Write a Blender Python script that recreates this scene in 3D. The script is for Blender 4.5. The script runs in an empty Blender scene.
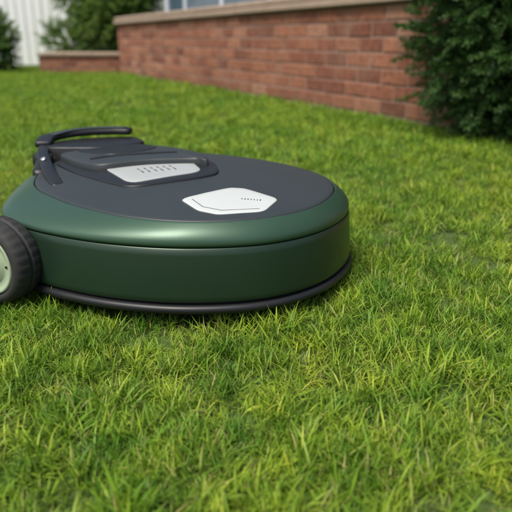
import bpy, bmesh, math, random
from mathutils import Vector, Matrix, Euler, noise
from mathutils.bvhtree import BVHTree
R=random.Random(7)
S=0.75
scene=bpy.context.scene
scene.view_settings.view_transform='Standard'
scene.view_settings.look='None'
scene.view_settings.exposure=0

# ------------------------------------------------------------ helpers
def link(o,parent=None):
    scene.collection.objects.link(o)
    if parent: o.parent=parent
    return o
def empty(name):
    e=bpy.data.objects.new(name,None); e.empty_display_size=.1
    return link(e)
def mesh_obj(name,verts,faces,mats,parent=None,smooth=False,fm=None,linkit=True):
    me=bpy.data.meshes.new(name); me.from_pydata([tuple(v) for v in verts],[],faces)
    for m in mats: me.materials.append(m)
    if fm: me.polygons.foreach_set('material_index',fm)
    if smooth: me.polygons.foreach_set('use_smooth',[True]*len(me.polygons))
    me.update()
    o=bpy.data.objects.new(name,me)
    if linkit: link(o,parent)
    return o
def col_attr(o,cols):
    a=o.data.color_attributes.new('Col','FLOAT_COLOR','POINT')
    flat=[]
    for c in cols: flat+= [c[0],c[1],c[2],1.0]
    a.data.foreach_set('color',flat)

class NT:
    def __init__(s,name):
        s.m=bpy.data.materials.new(name); s.m.use_nodes=True
        s.t=s.m.node_tree; s.n=s.t.nodes; s.b=s.n['Principled BSDF']; s.out=s.n['Material Output']
    def add(s,ty,**k):
        n=s.n.new(ty)
        for a,v in k.items(): setattr(n,a,v)
        return n
    def L(s,a,b): s.t.links.new(a,b)
    def noise(s,scale,detail=4,vec=None,rough=.55):
        n=s.add('ShaderNodeTexNoise'); n.inputs['Scale'].default_value=scale; n.inputs['Detail'].default_value=detail
        n.inputs['Roughness'].default_value=rough
        if vec is None:
            g=s.add('ShaderNodeNewGeometry'); vec=g.outputs['Position']
        s.L(vec,n.inputs['Vector']); return n.outputs['Fac']
    def ramp(s,fac,stops):
        r=s.add('ShaderNodeValToRGB'); e=r.color_ramp.elements
        while len(e)<len(stops): e.new(.5)
        for i,(p,c) in enumerate(stops):
            e[i].position=p; e[i].color=(c[0],c[1],c[2],1)
        s.L(fac,r.inputs['Fac']); return r.outputs['Color']
    def mix(s,f,a,b,mode='MIX'):
        m=s.add('ShaderNodeMix',data_type='RGBA',blend_type=mode)
        for sock,v in ((m.inputs[0],f),(m.inputs[6],a),(m.inputs[7],b)):
            if isinstance(v,(int,float)): sock.default_value=v
            elif isinstance(v,tuple): sock.default_value=(v[0],v[1],v[2],1)
            else: s.L(v,sock)
        return m.outputs[2]
    def bump(s,h,strength=.3,dist=.01):
        b=s.add('ShaderNodeBump'); b.inputs['Strength'].default_value=strength; b.inputs['Distance'].default_value=dist
        s.L(h,b.inputs['Height']); s.L(b.outputs[0],s.b.inputs['Normal'])
    def set(s,**k):
        for a,v in k.items():
            i=s.b.inputs[a.replace('_',' ')]
            if isinstance(v,tuple): i.default_value=(v[0],v[1],v[2],1)
            elif isinstance(v,(int,float)): i.default_value=v
            else: s.L(v,i)
        return s

def surf(name,c1,c2,scale,rough=.5,metal=0,bump=0,bscale=200,coat=0,rvar=.08,spec=.5):
    t=NT(name)
    c=t.mix(t.noise(scale,5),c1,c2)
    rr=t.add('ShaderNodeMapRange'); t.L(t.noise(scale*3,4),rr.inputs[0]); rr.inputs[3].default_value=rough-rvar; rr.inputs[4].default_value=rough+rvar
    t.set(Base_Color=c,Roughness=rr.outputs[0],Metallic=metal,Coat_Weight=coat,Specular_IOR_Level=spec)
    t.b.inputs['Coat Roughness'].default_value=.25
    if bump: t.bump(t.noise(bscale,3),bump,.001)
    return t.m

def leafy(name,stops,transl=.35,patch=1.5,rough=.5,dry=None,root=None,patchcols=None):
    t=NT(name)
    ca=t.add('ShaderNodeAttribute'); ca.attribute_name='Col'
    sep=t.add('ShaderNodeSeparateColor'); t.L(ca.outputs['Color'],sep.inputs[0])
    oi=t.add('ShaderNodeAttribute'); oi.attribute_name='rnd'
    m=t.add('ShaderNodeMath',operation='MULTIPLY_ADD'); t.L(oi.outputs['Fac'],m.inputs[0]); m.inputs[1].default_value=.4
    m2=t.add('ShaderNodeMath',operation='MULTIPLY'); t.L(sep.outputs[1],m2.inputs[0]); m2.inputs[1].default_value=.6
    t.L(m2.outputs[0],m.inputs[2])
    c=t.ramp(m.outputs[0],stops)
    if patchcols:
        n=t.noise(patch,3)
        n2=t.ramp(n,[(.38,patchcols[0]),(.62,patchcols[1])])
        c=t.mix(1.0,c,n2,'MULTIPLY')
        n3=t.noise(patch*8,3)
        c=t.mix(1.0,c,t.ramp(n3,[(.36,(.60,.75,.72)),(.62,(1.32,1.18,1.05))]),'MULTIPLY')
        n4=t.noise(patch*4.3,4)
        f=t.ramp(n4,[(.57,(0,0,0)),(.76,(.38,.38,.38))])
        c=t.mix(f,c,(.38,.36,.07))
    if dry: c=t.mix(sep.outputs[2],c,dry)
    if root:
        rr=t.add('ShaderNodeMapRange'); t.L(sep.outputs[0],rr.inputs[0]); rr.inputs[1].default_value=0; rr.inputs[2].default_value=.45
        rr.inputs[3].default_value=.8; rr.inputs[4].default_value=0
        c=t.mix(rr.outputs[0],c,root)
    t.set(Base_Color=c,Roughness=rough,Specular_IOR_Level=.3)
    tr=t.add('ShaderNodeBsdfTranslucent'); t.L(c,tr.inputs[0])
    ms=t.add('ShaderNodeMixShader'); ms.inputs[0].default_value=transl
    t.L(t.b.outputs[0],ms.inputs[1]); t.L(tr.outputs[0],ms.inputs[2]); t.L(ms.outputs[0],t.out.inputs['Surface'])
    return t.m

def instancer(name,pts,sources):
    coll=bpy.data.collections.new(name+'_parts')
    for s in sources: coll.objects.link(s)
    me=bpy.data.meshes.new(name); me.from_pydata([p[0] for p in pts],[],[])
    a=me.attributes.new('rot','FLOAT_VECTOR','POINT'); a.data.foreach_set('vector',[c for p in pts for c in p[1]])
    a=me.attributes.new('scl','FLOAT','POINT'); a.data.foreach_set('value',[p[2] for p in pts])
    a=me.attributes.new('idx','INT','POINT'); a.data.foreach_set('value',[p[3] for p in pts])
    a=me.attributes.new('rnd','FLOAT','POINT'); a.data.foreach_set('value',[R.random() for p in pts])
    o=link(bpy.data.objects.new(name,me))
    ng=bpy.data.node_groups.new(name+'_nodes','GeometryNodeTree')
    ng.interface.new_socket('Geometry',in_out='INPUT',socket_type='NodeSocketGeometry')
    ng.interface.new_socket('Geometry',in_out='OUTPUT',socket_type='NodeSocketGeometry')
    N=ng.nodes; gi=N.new('NodeGroupInput'); go=N.new('NodeGroupOutput')
    ci=N.new('GeometryNodeCollectionInfo'); ci.inputs['Collection'].default_value=coll
    ci.inputs['Separate Children'].default_value=True; ci.inputs['Reset Children'].default_value=True
    ip=N.new('GeometryNodeInstanceOnPoints'); ip.inputs['Pick Instance'].default_value=True
    rl=N.new('GeometryNodeRealizeInstances')
    def na(n,ty):
        x=N.new('GeometryNodeInputNamedAttribute'); x.data_type=ty; x.inputs['Name'].default_value=n; return x.outputs['Attribute']
    er=N.new('FunctionNodeEulerToRotation')
    l=ng.links.new
    l(gi.outputs[0],ip.inputs['Points']); l(ci.outputs[0],ip.inputs['Instance'])
    l(na('idx','INT'),ip.inputs['Instance Index'])
    l(na('rot','FLOAT_VECTOR'),er.inputs[0]); l(er.outputs[0],ip.inputs['Rotation'])
    l(na('scl','FLOAT'),ip.inputs['Scale'])
    l(ip.outputs[0],rl.inputs[0])
    prev=rl.outputs[0]
    for nm in ('rot','scl','idx'):
        ra=N.new('GeometryNodeRemoveAttribute'); ra.inputs['Name'].default_value=nm; l(prev,ra.inputs[0]); prev=ra.outputs[0]
    l(prev,go.inputs[0])
    md=o.modifiers.new('scatter','NODES'); md.node_group=ng
    return o

def crom(P,n,closed=True):
    out=[];k=len(P); P=[Vector(p) for p in P]
    segs=k if closed else k-1
    for i in range(segs):
        if closed: a,b,c,d=P[(i-1)%k],P[i],P[(i+1)%k],P[(i+2)%k]
        else: a,b,c,d=P[max(i-1,0)],P[i],P[i+1],P[min(i+2,k-1)]
        for j in range(n):
            t=j/n
            out.append(.5*((2*b)+(c-a)*t+(2*a-5*b+4*c-d)*t*t+(3*b-a-3*c+d)*t**3))
    if not closed: out.append(P[-1])
    return out

# ------------------------------------------------------------ materials
M_soil=surf('soil',(.04,.07,.012),(.07,.11,.02),9,.95,bump=.6,bscale=120)
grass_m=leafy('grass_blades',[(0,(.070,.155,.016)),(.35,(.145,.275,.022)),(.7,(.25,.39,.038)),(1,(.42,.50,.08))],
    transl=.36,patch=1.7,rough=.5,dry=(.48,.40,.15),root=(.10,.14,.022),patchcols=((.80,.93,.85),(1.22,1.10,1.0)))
bush_m=leafy('shrub_leaves',[(0,(.014,.042,.011)),(.5,(.042,.105,.022)),(1,(.12,.21,.05))],transl=.25,rough=.5)
tree_m=leafy('tree_leaves',[(0,(.05,.11,.018)),(.5,(.12,.22,.04)),(1,(.24,.34,.08))],transl=.4,rough=.5)
bark_m=surf('bark',(.06,.045,.03),(.11,.085,.06),20,.9,bump=.8,bscale=60)
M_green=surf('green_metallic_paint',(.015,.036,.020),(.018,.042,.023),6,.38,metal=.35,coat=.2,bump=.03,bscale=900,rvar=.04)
M_green2=surf('green_shoulder_highlit',(.036,.083,.050),(.042,.093,.056),6,.42,metal=.4,coat=.2,rvar=.04)  # paler copy of the panel green: shoulder highlight put into the base colour
M_deck=surf('deck_plastic',(.025,.032,.034),(.033,.040,.042),8,.46,bump=.15,bscale=1500,rvar=.06,spec=.4)
M_black=surf('black_plastic',(.010,.011,.012),(.015,.016,.018),10,.42,bump=.1,bscale=900,spec=.4)
M_rub=surf('rubber',(.014,.014,.014),(.03,.03,.028),25,.75,bump=.3,bscale=500)
M_grey=surf('light_grey_plastic',(.34,.36,.35),(.40,.42,.41),10,.4,bump=.05,bscale=900)
M_white=surf('white_label',(.47,.50,.48),(.53,.56,.54),12,.4)
M_ink=surf('dark_ink',(.05,.06,.06),(.08,.09,.09),12,.5)
M_hub=surf('hub_grey_green',(.27,.34,.22),(.34,.41,.28),12,.45)
M_steel=surf('steel',(.5,.5,.5),(.6,.6,.6),20,.3,metal=.9)

# ------------------------------------------------------------ lawn ground
def ground():
    n=60; v=[];f=[]
    sz=lambda u: math.copysign(abs(u)**3*300,u)
    for j in range(n+1):
        for i in range(n+1):
            v.append((sz(i/n*2-1),sz(j/n*2-1),-.026))
    for j in range(n):
        for i in range(n):
            a=j*(n+1)+i; f.append((a,a+1,a+n+2,a+n+1))
    return mesh_obj('lawn',v,f,[M_soil])
ground()

# ------------------------------------------------------------ mower
mower=empty('robot_lawn_mower')
A=[(-.60,1.425),(-.49,1.345),(-.33,1.275),(-.15,1.245),(.03,1.275),(.17,1.385),(.25,1.56),(.245,1.75),(.165,1.92),(.03,2.06),(-.15,2.17),(-.38,2.23),(-.58,2.20),(-.695,2.05),(-.72,1.85),(-.70,1.65),(-.665,1.51)]
B=[(-.535,1.52),(-.44,1.42),(-.30,1.322),(-.145,1.280),(.015,1.308),(.14,1.405),(.21,1.57),(.205,1.74),(.13,1.89),(.01,2.02),(-.16,2.125),(-.375,2.18),(-.55,2.155),(-.65,2.03),(-.665,1.85),(-.635,1.69),(-.59,1.59)]
NN=14
Ao=crom([(x,y,0) for x,y in A],NN); Bo=crom([(x,y,0) for x,y in B],NN); K=len(Ao)
def normals(P):
    r=[]
    for i in range(K):
        t=(P[(i+1)%K]-P[i-1]).normalized(); r.append(Vector((t.y,-t.x,0)))
    return r
An=normals(Ao)
C0=Vector((-.24,1.70,0))
def ring(off,z): return [Ao[i]+An[i]*off+Vector((0,0,z)) for i in range(K)]
def ringAB(t,z): return [Ao[i].lerp(Bo[i],t)+Vector((0,0,z)) for i in range(K)]
def ringB(s,z): return [C0.lerp(Bo[i],s)+Vector((0,0,z)) for i in range(K)]
def stack(name,rings,mats,mi,cap=False,parent=mower):
    v=[];f=[];fm=[]
    for r in rings: v+=[p*S for p in r]
    for j in range(len(rings)-1):
        for i in range(K):
            f.append((j*K+i,j*K+(i+1)%K,(j+1)*K+(i+1)%K,(j+1)*K+i)); fm.append(mi)
    if cap:
        v.append(sum(rings[-1],Vector())/K*S)
        for i in range(K):
            f.append(((len(rings)-1)*K+i,(len(rings)-1)*K+(i+1)%K,len(v)-1)); fm.append(mi)
    return mesh_obj(name,v,f,mats,parent,smooth=True,fm=fm)
stack('skirt',[ring(-.05,.03),ring(.0,.014),ring(.009,.014),ring(.014,.019),ring(.015,.026),ring(.011,.032),ring(.004,.034),ring(-.004,.034),ring(-.006,.045)],[M_black],0)
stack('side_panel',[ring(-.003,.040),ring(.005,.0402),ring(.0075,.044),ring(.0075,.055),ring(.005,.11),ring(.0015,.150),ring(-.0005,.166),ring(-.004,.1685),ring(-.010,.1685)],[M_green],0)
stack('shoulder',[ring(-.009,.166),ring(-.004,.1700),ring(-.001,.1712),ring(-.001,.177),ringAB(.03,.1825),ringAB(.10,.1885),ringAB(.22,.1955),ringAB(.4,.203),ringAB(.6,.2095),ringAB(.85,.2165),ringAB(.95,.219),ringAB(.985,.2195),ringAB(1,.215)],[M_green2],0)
dz=lambda s:.2205+.024*(1-s**2.2)
dr=[ringB(.996,.214),ringB(.994,.2195),ringB(.986,dz(.986)+.0005)]+[ringB(s,dz(s)) for s in (.96,.92,.86,.78,.7,.6,.5,.4,.3,.2,.1)]
deck=stack('deck',dr,[M_deck],0,cap=True)
bm=bmesh.new(); bm.from_mesh(deck.data); bvh=BVHTree.FromBMesh(bm); bm.free()
def dh(x,y):
    h=bvh.ray_cast(Vector((x*S,y*S,1)),Vector((0,0,-1)))
    return h[0].z/S if h[0] else .21
def rounded(P,r=.25,n=5):
    out=[];k=len(P)
    for i in range(k):
        p=Vector(P[i]); a=Vector(P[i-1]); b=Vector(P[(i+1)%k])
        s=p.lerp(a,r); e=p.lerp(b,r)
        for j in range(n+1):
            t=j/n; out.append(s*(1-t)**2+p*2*t*(1-t)+e*t*t)
    return out
def densify(P,m):
    o=[];k=len(P)
    for i in range(k):
        for j in range(m): o.append(P[i].lerp(P[(i+1)%k],j/m))
    return o
def pad(name,P,mat,h0,h1,zf=None,edge=.004,parent=mower,r=.25,dish=0,dens=2):
    zf=zf or dh
    Q=densify(rounded([Vector((p[0],p[1])) for p in P],r),dens); k=len(Q); c=sum(Q,Vector((0,0)))/k
    v=[];f=[];lv=[(1.0,h0),(1.0,h1-edge*.6),(1-edge*2,h1-edge*.15),(1-edge*6,h1),(.8,h1-dish*.6),(.6,h1-dish),(.4,h1-dish),(.2,h1-dish)]
    for s,h in lv:
        for q in Q:
            p=c.lerp(q,s); v.append(Vector((p.x,p.y,zf(p.x,p.y)+h))*S)
    for j in range(len(lv)-1):
        for i in range(k): f.append((j*k+i,j*k+(i+1)%k,(j+1)*k+(i+1)%k,(j+1)*k+i))
    v.append(Vector((c.x,c.y,zf(c.x,c.y)+h1-dish))*S)
    for i in range(k): f.append(((len(lv)-1)*k+i,(len(lv)-1)*k+(i+1)%k,len(v)-1))
    o=mesh_obj(name,v,f,[mat],parent,smooth=True)
    bm=bmesh.new(); bm.from_mesh(o.data); bmesh.ops.recalc_face_normals(bm,faces=bm.faces); bm.to_mesh(o.data); bm.free()
    return o
def scalep(P,s,c=None):
    c=c or (sum(p[0] for p in P)/len(P),sum(p[1] for p in P)/len(P))
    return [(c[0]+(p[0]-c[0])*s,c[1]+(p[1]-c[1])*s) for p in P]
lab=[(-.185,1.420),(-.068,1.522),(-.03,1.52),(.056,1.443),(.018,1.345),(-.085,1.318),(-.135,1.342)]
pad('label_border',scalep(lab,1.03),M_ink,-.004,.0008,r=.2,edge=.001)
pad('label',lab,M_white,-.003,.0016,r=.2,edge=.001)
def stroke(name,x0,y0,x1,y1,w,mat,h=.0022,parent=mower):
    d=Vector((x1-x0,y1-y0)); L=d.length; d/=L; n=Vector((-d.y,d.x))*w/2
    return pad(name,[(x0+n.x,y0+n.y),(x1+n.x,y1+n.y),(x1-n.x,y1-n.y),(x0-n.x,y0-n.y)],mat,0,h,r=.05,edge=.0006,dens=1,parent=parent)
il=[(-.155,1.418),(-.125,1.365),(-.08,1.343),(.008,1.362)]
for i in range(len(il)-1):
    a=il[i]; b=il[i+1]
    stroke('label_line_%d'%i,a[0],a[1],b[0],b[1],.0018,M_ink)
gx=-.035
for i in range(7):
    wd=R.uniform(.002,.004); hgt=R.uniform(.007,.011)
    stroke('label_mark_%d'%i,gx,1.425-i*.001,gx+.001,1.425-i*.001+hgt,wd,M_ink)
    gx+=.0075
pan=[(-.45,1.747),(-.33,1.542),(-.15,1.672),(-.205,1.85)]
cradle=[(-.66,1.93),(-.60,2.10),(-.46,2.17),(-.27,2.03),(-.13,1.86),(-.10,1.67),(-.165,1.60),(-.325,1.515),(-.42,1.60),(-.52,1.71)]
pad('control_surround',cradle,M_black,-.01,.006,r=.35,edge=.005)
pad('button_panel',pan,M_grey,-.002,.0085,r=.22,edge=.002)
for i in range(6):
    a=i*.019
    bx=-.325+a*.9; by=1.675+a*.45
    stroke('button_%d'%i,bx,by,bx+.012,by-.022-.004*(i%2),.003,M_ink,.0098)
    stroke('button_b%d'%i,bx-.016,by+.03,bx-.006,by+.012,.0028,M_ink,.0098)
lidp=[(-.665,1.99),(-.60,2.15),(-.47,2.20),(-.31,2.08),(-.17,1.91),(-.135,1.76),(-.185,1.79),(-.33,1.765),(-.455,1.705),(-.545,1.80)]
pad('lid',lidp,M_deck,.003,.026,r=.35,edge=.010,dish=-.005)
pad('lid_inset',scalep([(-.62,1.97),(-.53,2.12),(-.42,2.12),(-.30,1.98),(-.34,1.86),(-.46,1.80)],.9,(-.45,1.96)),M_black,.026,.0335,r=.35,edge=.005)
pad('lid_seam',[(-.49,1.775),(-.24,1.85),(-.25,1.868),(-.50,1.795)],M_black,.028,.0335,r=.3,edge=.003)
def sweep(name,path,w,h,mat,parent=mower,n=6,ex=4,endk=.55):
    P=crom(path,n,False); v=[];f=[];m=16
    for i,p in enumerate(P):
        t=(P[min(i+1,len(P)-1)]-P[max(i-1,0)]).normalized()
        side=t.cross(Vector((0,0,1))).normalized(); up=side.cross(t).normalized()
        tt=i/(len(P)-1); k=min(1,endk+8*min(tt,1-tt))
        for j in range(m):
            a=2*math.pi*j/m; ca,sa=math.cos(a),math.sin(a)
            x=math.copysign(abs(ca)**(2/ex),ca)*w/2*k; y=math.copysign(abs(sa)**(2/ex),sa)*h/2*k
            v.append((p+side*x+up*y)*S)
    for i in range(len(P)-1):
        for j in range(m): f.append((i*m+j,i*m+(j+1)%m,(i+1)*m+(j+1)%m,(i+1)*m+j))
    f.append(tuple(range(m))[::-1]); f.append(tuple(range(len(v)-m,len(v))))
    o=mesh_obj(name,v,f,[mat],parent,smooth=True)
    bm=bmesh.new(); bm.from_mesh(o.data); bmesh.ops.recalc_face_normals(bm,faces=bm.faces); bm.to_mesh(o.data); bm.free()
    return o
# low solid rear slab hugging the back of the deck
sweep('rear_bar',[(-.715,2.02,.268),(-.72,2.09,.279),(-.675,2.155,.285),(-.60,2.195,.288),(-.52,2.215,.288),(-.455,2.215,.287)],.055,.024,M_black,endk=.8)
sweep('rear_bar_top',[(-.705,2.095,.292),(-.665,2.152,.298),(-.60,2.190,.3015),(-.52,2.210,.3015),(-.47,2.211,.3005)],.036,.005,M_deck)
pad('rear_shelf',[(-.70,1.98),(-.715,2.08),(-.64,2.17),(-.50,2.215),(-.44,2.215),(-.38,2.10),(-.50,1.98)],M_black,-.03,.046,zf=lambda x,y:.222,r=.3,edge=.008)
sweep('rear_bridge',[(-.70,1.98,.215),(-.68,2.10,.225),(-.58,2.17,.235),(-.45,2.18,.23)],.10,.06,M_black)
sweep('side_arm',[(-.715,2.03,.262),(-.69,1.94,.252),(-.65,1.84,.243),(-.605,1.735,.234),(-.565,1.655,.227),(-.54,1.61,.221)],.036,.018,M_black)
sweep('side_arm_base',[(-.70,2.04,.235),(-.685,1.92,.218),(-.65,1.78,.212)],.045,.045,M_black)
def disc(name,c,nrm,r,th,mat,parent=mower,seg=32,bev=.15):
    nrm=Vector(nrm).normalized(); q=nrm.to_track_quat('Z','Y'); v=[];f=[]
    lv=[(0,-th/2),(r*(1-bev),-th/2),(r,-th/2+r*bev*.5),(r,th/2-r*bev*.5),(r*(1-bev),th/2),(0,th/2)]
    for rr,z in lv:
        for j in range(seg):
            a=2*math.pi*j/seg; v.append((Vector(c)+q@Vector((rr*math.cos(a),rr*math.sin(a),z)))*S)
    for i in range(len(lv)-1):
        for j in range(seg): f.append((i*seg+j,i*seg+(j+1)%seg,(i+1)*seg+(j+1)%seg,(i+1)*seg+j))
    o=mesh_obj(name,v,f,[mat],parent,smooth=True)
    bm=bmesh.new(); bm.from_mesh(o.data); bmesh.ops.remove_doubles(bm,verts=bm.verts,dist=1e-6); bmesh.ops.recalc_face_normals(bm,faces=bm.faces); bm.to_mesh(o.data); bm.free()
    return o
disc('arm_screw',(-.655,1.84,.254),(-.2,-.5,.8),.008,.009,M_steel)

def wheel(name,c,nrm,r,w):
    nrm=Vector(nrm).normalized(); q=nrm.to_track_quat('Z','Y'); c=Vector(c)
    par=bpy.data.objects.new(name,None); link(par,mower)
    def rev(nm,prof,mat,seg=120,lug=0):
        v=[];f=[];m=len(prof)
        for j in range(seg):
            a=2*math.pi*j/seg
            for k,(rr,z) in enumerate(prof):
                g=rr
                if lug and rr>r*.95 and abs(z)>w*.08:
                    ph=(j+(2 if z>0 else 0))%4
                    if ph==0: g=rr-lug
                v.append((c+q@Vector((g*math.cos(a),g*math.sin(a),z)))*S)
        for j in range(seg):
            for k in range(m-1): f.append((j*m+k,((j+1)%seg)*m+k,((j+1)%seg)*m+k+1,j*m+k+1))
        o=mesh_obj(nm,v,f,[mat],par,smooth=True)
        bm=bmesh.new(); bm.from_mesh(o.data); bmesh.ops.recalc_face_normals(bm,faces=bm.faces); bm.to_mesh(o.data); bm.free()
    h=w/2
    rev('tyre',[(r*.3,-h*.9),(r*.72,-h*.95),(r*.84,-h),(r*.92,-h*.88),(r*.97,-h*.7),(r*.995,-h*.4),(r*1.0,-h*.2),(r*1.0,-h*.12),(r*.965,-h*.10),(r*.965,h*.10),(r*1.0,h*.12),(r*1.0,h*.2),(r*.995,h*.4),(r*.97,h*.7),(r*.92,h*.88),(r*.84,h),(r*.76,h*.98),(r*.72,h*.8),(r*.70,h*.5)],M_rub,lug=.0022)
    rev('rim',[(r*.73,h*.6),(r*.71,h*.93),(r*.66,h*.95),(r*.62,h*.80),(r*.45,h*.76),(r*.42,h*.86),(r*.2,h*.9),(r*.18,h*1.0),(r*.10,h*1.03),(.0001,h*1.03)],M_hub,seg=60)
    for i in range(5):
        a=2*math.pi*i/5
        p=c+q@Vector((math.cos(a)*r*.53,math.sin(a)*r*.53,h*.79))
        disc('rim_hole_%d'%i,p,nrm,r*.03,.004,M_black,parent=par,seg=16)
wheel('wheel_left',(-.622,1.37,.098),(-.43,-.90,0),.106,.085)
wheel('wheel_right',(-.31,2.19,.095),(.43,.90,0),.10,.08)
wheel('caster_a',(-.02,1.46,.035),(-.62,-.79,0),.045,.03)
wheel('caster_b',(.08,1.72,.035),(-.62,-.79,0),.045,.03)
stack('underside',[ring(-.04,.035),[C0.lerp(Ao[i],.3)+Vector((0,0,.03)) for i in range(K)]],[M_black],0,cap=True)

# ------------------------------------------------------------ brick wall
W0=Vector((1.496,4.46,0))*S; WD=Vector((-.463,.886,0)).normalized(); WN=Vector((-WD.y,WD.x,0))
if WN.dot(-W0)<0: WN=-WN
def brick_mat():
    t=NT('brick')
    ca=t.add('ShaderNodeAttribute'); ca.attribute_name='Col'
    sep=t.add('ShaderNodeSeparateColor'); t.L(ca.outputs['Color'],sep.inputs[0])
    c=t.ramp(sep.outputs[0],[(0,(.17,.060,.036)),(.4,(.25,.092,.050)),(.75,(.31,.125,.068)),(1,(.36,.175,.11))])
    n=t.noise(26,6); c=t.mix(1.0,c,t.ramp(n,[(.3,(.62,.60,.60)),(.65,(1.15,1.12,1.1))]),'MULTIPLY')
    n2=t.noise(4,4); c=t.mix(t.ramp(n2,[(.5,(0,0,0)),(.8,(.35,.35,.35))]),c,(.34,.22,.15))
    g=t.add('ShaderNodeNewGeometry'); sx=t.add('ShaderNodeSeparateXYZ'); t.L(g.outputs['Position'],sx.inputs[0])
    mr=t.add('ShaderNodeMapRange'); t.L(sx.outputs[2],mr.inputs[0]); mr.inputs[1].default_value=0; mr.inputs[2].default_value=.16; mr.inputs[3].default_value=.55; mr.inputs[4].default_value=0
    mm=t.add('ShaderNodeMath',operation='MULTIPLY'); t.L(mr.outputs[0],mm.inputs[0]); t.L(t.noise(9,4),mm.inputs[1])
    c=t.mix(mm.outputs[0],c,(.10,.075,.04))
    t.set(Base_Color=c,Roughness=.9); t.bump(t.noise(110,5),.6,.004); return t.m
M_brick=brick_mat()
M_mort=surf('mortar',(.19,.115,.085),(.32,.215,.165),30,.95,bump=.6,bscale=200)
M_cap=surf('stone_cap',(.21,.15,.105),(.38,.29,.215),7,.85,bump=.6,bscale=90)
def box(bm,o,ux,uy,uz,lx,ly,lz,bev=.004):
    vs=[]
    for k in range(8):
        vs.append(bm.verts.new(o+ux*(lx*(k&1))+uy*(ly*((k>>1)&1))+uz*(lz*((k>>2)&1))))
    F=[(0,2,3,1),(4,5,7,6),(0,1,5,4),(2,6,7,3),(0,4,6,2),(1,3,7,5)]
    fs=[bm.faces.new([vs[i] for i in q]) for q in F]
    es=list({e for f in fs for e in f.edges})
    if bev: bmesh.ops.bevel(bm,geom=es,offset=bev,segments=1,affect='EDGES',profile=.5)
Z=Vector((0,0,1))
def brick_run(name,o,ux,uy,length,courses,pitch,blen,depth,parent,z0=0):
    bm=bmesh.new()
    for c in range(courses):
        x=-(blen*.5 if c%2 else 0)
        while x<length:
            a=max(x,0); b=min(x+blen-.012,length)
            if b-a>.03:
                q=R.uniform(-.0025,.0025)
                box(bm,o+ux*a+uy*q+Z*(z0+c*pitch+R.uniform(-.001,.001)),ux,uy,Z,b-a,depth,pitch-.012,.0045)
            x+=blen
    bmesh.ops.recalc_face_normals(bm,faces=bm.faces)
    me=bpy.data.meshes.new(name); bm.to_mesh(me); bm.free(); me.materials.append(M_brick)
    ob=link(bpy.data.objects.new(name,me),parent)
    cols=[]
    for v in me.vertices:
        rel=Vector(v.co)-o; cc=int((rel.z-z0+.003)/pitch); xx=rel.dot(ux)+(blen*.5 if cc%2 else 0)+.003
        k=int(xx/blen); rr=random.Random(k*131+cc*7919+len(name)); g=min(1,max(0,rr.gauss(.5,.27)))
        cols.append((g,0,0))
    col_attr(ob,cols)
    bm=bmesh.new(); box(bm,o+uy*.005+ux*.004+Z*(z0-.03),ux,uy,Z,length-.008,depth-.010,pitch*courses+.026,0)
    bmesh.ops.recalc_face_normals(bm,faces=bm.faces)
    me=bpy.data.meshes.new(name+'_mortar'); bm.to_mesh(me); bm.free(); me.materials.append(M_mort)
    link(bpy.data.objects.new(name+'_mortar',me),parent)
wall=empty('brick_wall')
start=W0-WD*2.6; wlen=2.6+9.07*S
DEP=.22
brick_run('bricks',start-WN*DEP,WD,WN,wlen,7,.0945,.255,DEP,wall,z0=0.0)
bm=bmesh.new(); x=-.02
while x<wlen:
    l=min(.9,wlen+.03-x)
    box(bm,start-WN*(DEP+.04)+WD*x+Z*(.662+R.uniform(-.001,.001)),WD,WN,Z,l-.004,DEP+.085+R.uniform(-.003,.003),.045,.008)
    box(bm,start-WN*(DEP+.02)+WD*x+Z*(.708+R.uniform(-.001,.001)),WD,WN,Z,l-.004,DEP+.05+R.uniform(-.003,.003),.05,.012); x+=.9
bmesh.ops.recalc_face_normals(bm,faces=bm.faces)
me=bpy.data.meshes.new('coping'); bm.to_mesh(me); bm.free(); me.materials.append(M_cap); link(bpy.data.objects.new('coping',me),wall)

step=empty('brick_step')
X=Vector((1,0,0)); Y=Vector((0,1,0))
brick_run('step_bricks',Vector((-4.3,12.5,0))*S,X,Y,1.62*S,3,.075,.225,.9,step)
bm=bmesh.new()
for i in range(3):
    box(bm,Vector((-4.33*S+i*.415,12.5*S-.03,.226)),X,Y,Z,.409,.95,.045,.008)
bmesh.ops.recalc_face_normals(bm,faces=bm.faces)
me=bpy.data.meshes.new('step_cap'); bm.to_mesh(me); bm.free(); me.materials.append(M_cap); link(bpy.data.objects.new('step_cap',me),step)

# ------------------------------------------------------------ conservatory behind the wall
cons=empty('conservatory')
M_frame=surf('white_frame',(.50,.55,.60),(.62,.66,.70),5,.4)
t=NT('glass_pane'); c=t.mix(t.noise(1.3,3),(.03,.055,.085),(.10,.15,.20)); t.set(Base_Color=c,Roughness=.06,Specular_IOR_Level=.8); M_glass=t.m
M_render=surf('painted_wall',(.20,.23,.27),(.27,.30,.34),3,.8,bump=.3)
M_roof=surf('slate_roof',(.07,.075,.08),(.12,.12,.125),6,.7,bump=.5,bscale=30)
def boxo(name,o,ux,uy,lx,ly,lz,mat,parent,bev=.006):
    bm=bmesh.new(); box(bm,o,ux,uy,Z,lx,ly,lz,bev); bmesh.ops.recalc_face_normals(bm,faces=bm.faces)
    me=bpy.data.meshes.new(name); bm.to_mesh(me); bm.free(); me.materials.append(mat); return link(bpy.data.objects.new(name,me),parent)
c0=start-WN*(DEP+.30); clen=wlen-.6
boxo('base_wall',c0-WN*2.5,WD,WN,clen,2.5,.70,M_render,cons)
boxo('sill',c0-WN*.10+Z*.703,WD,WN,clen+.03,.14,.04,M_frame,cons)
k=0; x=0
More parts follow.
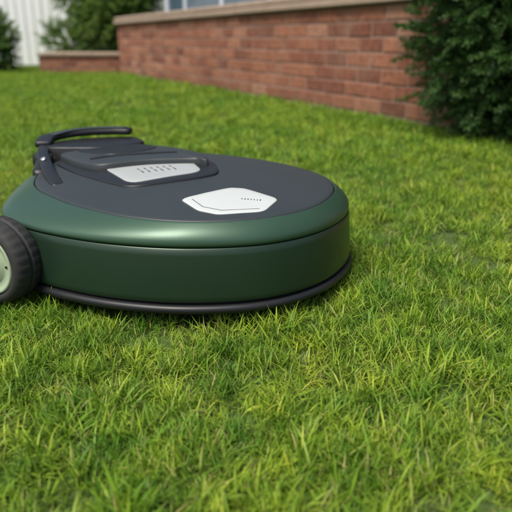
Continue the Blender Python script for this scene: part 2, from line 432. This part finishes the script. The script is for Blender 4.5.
while x<clen-.05:
    boxo('mullion_%d'%k,c0-WN*.09+WD*x+Z*.746,WD,WN,.06,.07,1.34,M_frame,cons)
    l=min(1.15,clen-.07-x)
    boxo('pane_%d'%k,c0-WN*.065+WD*(x+.063)+Z*.748,WD,WN,max(.05,l-.07),.02,1.335,M_glass,cons,0)
    boxo('transom_%d'%k,c0-WN*.085+WD*(x+.064)+Z*1.15,WD,WN,max(.05,l-.073),.06,.045,M_frame,cons)
    x+=1.15;k+=1
boxo('corner_post',c0-WN*.092+WD*(clen-.07)+Z*.746,WD,WN,.08,.076,1.34,M_frame,cons)
boxo('end_wall',c0-WN*2.5+WD*(clen-.06)+Z*.703,WD,WN,.05,2.38,1.38,M_render,cons)
boxo('back_wall',c0-WN*2.5+Z*.703,WD,WN,clen-.08,.05,1.38,M_render,cons)
boxo('roof',c0-WN*2.6-WD*.1+Z*2.09,WD,WN,clen+.2,2.7,.12,M_roof,cons)

# ------------------------------------------------------------ white fence
fence=empty('white_fence')
M_wood=surf('white_painted_boards',(.70,.72,.70),(.80,.82,.80),5,.6,bump=.3,bscale=40)
fx=-8.5
k=0
while fx<-1.2:
    boxo('board_%d'%k,Vector((fx,11.2+R.uniform(-.003,.003),.03)),X,Y,.138,.02,1.55+R.uniform(-.01,.01),M_wood,fence,.004); fx+=.15;k+=1
boxo('rail_low',Vector((-8.6,11.23,.35)),X,Y,7.5,.04,.08,M_wood,fence)
boxo('rail_high',Vector((-8.6,11.23,1.3)),X,Y,7.5,.04,.08,M_wood,fence)
for i in range(4): boxo('post_%d'%i,Vector((-8.5+i*2.35,11.275,-.05)),X,Y,.1,.1,1.7,M_wood,fence)

# ------------------------------------------------------------ foliage
def sprig(name,n,L,leafL,leafW,mat):
    v=[];f=[];cols=[]
    rr=R
    for i in range(2):
        t0=i
        p=Vector((0,0,L*t0)); w=.0018*(1-t0*.6)
        for a in range(3):
            v.append(p+Vector((math.cos(a*2.1)*w,math.sin(a*2.1)*w,0))); cols.append((t0,.1,0))
    for a in range(3): f.append((a,(a+1)%3,3+(a+1)%3,3+a))
    for i in range(n):
        t=(i+.5)/n; base=Vector((0,0,L*(.1+.9*t))); a=i*2.4+rr.uniform(-.4,.4)
        el=rr.uniform(.3,1.0) if t<.9 else rr.uniform(.9,1.5)
        d=Vector((math.cos(a)*math.cos(el),math.sin(a)*math.cos(el),math.sin(el)))
        s=d.cross(Vector((rr.uniform(-1,1),rr.uniform(-1,1),.6))).normalized()
        l=leafL*rr.uniform(.7,1.2); w=leafW*rr.uniform(.8,1.2); up=d.cross(s)*l*.12
        b=len(v); g=rr.random()*.6+.4*t
        v+=[base,base+d*l*.45+s*w/2+up,base+d*l-up,base+d*l*.45-s*w/2+up]
        cols+=[(t,g,0)]*4; f.append((b,b+1,b+2,b+3))
    o=mesh_obj(name,v,f,[mat],smooth=False,linkit=False); col_attr(o,cols); return o
bush_src=[sprig('bush_sprig_%d'%i,36,.11,.024,.0085,bush_m) for i in range(4)]
tree_src=[sprig('leaf_sprig_%d'%i,18,.22,.06,.032,tree_m) for i in range(4)]
hedge_src=[sprig('dark_sprig_%d'%i,22,.16,.04,.022,tree_m if i%2 else bush_m) for i in range(4)]
def foliage_pts(c,rad,n,scale=1.0,lump=.25,nf=1.7,shell=.55,zmin=None):
    pts=[];c=Vector(c)
    while len(pts)<n:
        d=Vector((R.gauss(0,1),R.gauss(0,1),R.gauss(0,1))).normalized()
        rr=(1-R.random()**1.6*shell)
        q=noise.noise(d*nf+c)*lump+noise.noise(d*nf*3+c*2)*lump*.6
        p=c+Vector((d.x*rad[0],d.y*rad[1],d.z*rad[2]))*(rr*(1+q))
        if zmin is not None and p.z<zmin: continue
        dd=(d+Vector((R.gauss(0,.45),R.gauss(0,.45),R.gauss(.25,.45)))).normalized()
        e=dd.to_track_quat('Z','Y').to_euler()
        pts.append((p,tuple(e),scale*R.uniform(.7,1.3),R.randrange(4)))
    return pts
def limbs(name,base,tips,r0,parent):
    v=[];f=[];m=7
    for k,tp in enumerate(tips):
        mid=Vector(base).lerp(Vector(tp),.5)+Vector((R.uniform(-.1,.1),R.uniform(-.1,.1),.1))
        P=crom([base,mid,tp],5,False); o=len(v)
        for i,p in enumerate(P):
            tt=i/(len(P)-1); r=r0*(1-.8*tt)
            for j in range(m): v.append(Vector(p)+Vector((math.cos(j*6.283/m)*r,math.sin(j*6.283/m)*r,0)))
        for i in range(len(P)-1):
            for j in range(m): f.append((o+i*m+j,o+i*m+(j+1)%m,o+(i+1)*m+(j+1)%m,o+(i+1)*m+j))
    return mesh_obj(name,v,f,[bark_m],parent,smooth=True)
def plant(name,blobs,src,base,tips,r0,scale=1.0,lump=.25,zmin=0.0,shell=.55):
    par=empty(name); pts=[]
    for (c,rad,n) in blobs: pts+=foliage_pts(c,rad,n,scale,lump,shell=shell,zmin=zmin)
    o=instancer(name+'_foliage',pts,src); o.parent=par
    limbs('stems',base,tips,r0,par)
    return par
plant('evergreen_shrub',[((2.18*S,4.2*S,.95*S),(1.12*S,.78*S,1.02*S),6500),((1.86*S,4.3*S,1.45*S),(.92*S,.6*S,.6*S),3000),((2.13*S,4.06*S,.42*S),(.74*S,.55*S,.50*S),3400)],
      bush_src,(1.75,3.2,-.03),[(1.3,3.15,1.0),(1.7,3.05,1.4),(2.1,3.25,1.2),(1.9,3.5,1.3),(1.4,3.3,.7)],.035,lump=.32)
plant('garden_shrub',[((-4.15,9.7,.38),(.42,.4,.5),900)],hedge_src,(-4.15,9.7,-.03),[(-4.3,9.6,.7),(-4.0,9.7,.7)],.03,scale=.9)
plant('small_tree',[((-2.35,10.45,.80),(.52,.4,.50),700),((-2.1,10.5,1.35),(.6,.45,.5),800),((-2.85,10.6,1.30),(.40,.3,.40),260)],tree_src,(-2.2,10.5,-.03),[(-2.2,10.5,1.1),(-2.7,10.6,1.3),(-1.9,10.5,1.3)],.05,scale=.9,shell=.7)
plant('garden_shrub.001',[((-3.15,10.9,.42),(.45,.22,.32),300)],tree_src,(-3.15,10.9,-.03),[(-3.3,10.9,.6),(-3.0,10.9,.6)],.02,scale=.7)
for i,(tx,ty) in enumerate([(-7.5,15),(-3.8,16),(0.2,16.5),(4.5,14)]):
    plant('garden_tree'+('.%03d'%i if i else ''),[((tx,ty,3.2),(1.9,1.6,1.5),700),((tx+.8,ty,2.2),(1.2,1.2,.9),300),((tx-.9,ty,2.3),(1.2,1.2,.9),300)],tree_src,(tx,ty,-.03),[(tx,ty,3.5),(tx+1,ty,2.8),(tx-1,ty,2.8)],.14,scale=2.4,shell=.7)

# ------------------------------------------------------------ grass
def tuft(name,n,rad,hmin,hmax,wid,dryp=.05,seg=3):
    v=[];f=[];cols=[]
    for b in range(n):
        a=R.uniform(0,6.283); rr=rad*math.sqrt(R.random()); base=Vector((rr*math.cos(a),rr*math.sin(a),0))
        h=R.uniform(hmin,hmax); w=wid*R.uniform(.6,1.25); la=R.uniform(0,6.283); lean=abs(R.gauss(.35,.45))
        ld=Vector((math.cos(la),math.sin(la),0)); sa=la+1.57+R.uniform(-.9,.9); sd=Vector((math.cos(sa),math.sin(sa),0))
        curl=R.uniform(.1,1.2); o=len(v); g=R.random(); dr=R.uniform(.4,1) if R.random()<dryp else 0
        p=base.copy(); ang=lean*.6
        for i in range(seg+1):
            t=i/seg
            ww=w*(1-.15*t) if t<.55 else w*(1-(t-.55)/.45*.98)*.92
            v.append(p+sd*ww/2); v.append(p-sd*ww/2); cols+=[(t,g,dr*(.5+.5*t))]*2
            ang+=curl*1.35/seg
            p=p+(ld*math.sin(ang)+Z*math.cos(ang))*h/seg
        for i in range(seg): f.append((o+2*i,o+2*i+1,o+2*i+3,o+2*i+2))
    o=mesh_obj(name,v,f,[grass_m],smooth=True,linkit=False); col_attr(o,cols); return o
src=[tuft('tuft_%02d'%i,27,.024,.023,.043,.0024,.07) for i in range(8)]
src+=[tuft('tuft_%02d'%(8+i),22,.022,.036,.058,.0031,.03) for i in range(3)]
src+=[tuft('tuft_%02d'%(11+i),26,.030,.016,.034,.0022,.40) for i in range(3)]
src+=[tuft('tuft_%02d'%(14+i),15,.035,.028,.055,.0042,.06,seg=2) for i in range(6)]
def under_mower(x,y):
    P=Vector((x/S,y/S,0)); c=(P-C0)
    best=max(range(0,K,2),key=lambda i:(Ao[i]-C0).normalized().dot(c.normalized()))
    return c.length<(Ao[best]-C0).length-.02
pts=[]
def scatter(y0,y1,dens,sc,far=False):
    width=lambda y:.50*y+.45
    wm=width(y1)
    cnt=int(dens*(y1-y0)*2*wm)
    for _ in range(cnt):
        y=R.uniform(y0,y1); x=R.uniform(-wm,wm)
        if abs(x)>width(y): continue
        rel=Vector((x,y,0))-W0
        if rel.dot(WN)<.0 : continue
        if y>12.5*S-.02 and x>-4.3*S-.02: continue
        if .85<y<1.72 and -.6<x<.25 and under_mower(x,y): continue
        hn=noise.noise(Vector((x*3,y*3,0)))+.9*noise.noise(Vector((x*11,y*11,3)))
        u=R.random()-.12*hn
        if far: idx=14+R.randrange(6)
        else: idx=R.randrange(8) if u<.64 else (8+R.randrange(3) if u<.78 else 11+R.randrange(3))
        s=sc*R.uniform(.72,1.22)*(1+.28*hn)
        pts.append(((x,y,-.026+R.uniform(-.003,.002)),(R.gauss(0,.16),R.gauss(0,.16),R.uniform(0,6.283)),s,idx))
scatter(.32,1.2,2900,.90)
scatter(1.2,2.4,1600,.96)
scatter(2.4,4.5,900,1.0,True)
scatter(4.5,11.2,420,1.2,True)
print('tufts',len(pts))
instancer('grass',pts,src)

# ------------------------------------------------------------ light, sky, camera
sd=Vector((-.35,-.45,1.0)).normalized()
el=math.asin(sd.z); az=math.atan2(sd.x,sd.y)
w=bpy.data.worlds.new('World'); scene.world=w; w.use_nodes=True; nt=w.node_tree
sky=nt.nodes.new('ShaderNodeTexSky'); sky.sky_type='NISHITA'; sky.sun_disc=False; sky.sun_elevation=el; sky.sun_rotation=az
sky.dust_density=4.0; sky.air_density=1.0
bg=nt.nodes['Background']; bg.inputs[1].default_value=.15; nt.links.new(sky.outputs[0],bg.inputs[0])
L=bpy.data.lights.new('sun','SUN'); L.energy=4.0; L.angle=math.radians(22); L.color=(1,.95,.87)
lo=link(bpy.data.objects.new('sun',L)); lo.rotation_euler=sd.to_track_quat('Z','Y').to_euler(); lo.location=(0,0,8)
cam=bpy.data.cameras.new('camera'); co=link(bpy.data.objects.new('camera',cam))
cam.sensor_width=36; cam.lens=600/512*36; cam.clip_end=1000; cam.clip_start=.02
co.location=(0,0,.6*S); co.rotation_euler=(math.radians(90-19.8),0,0)
cam.dof.use_dof=True; cam.dof.focus_distance=1.02; cam.dof.aperture_fstop=4.0
scene.camera=co
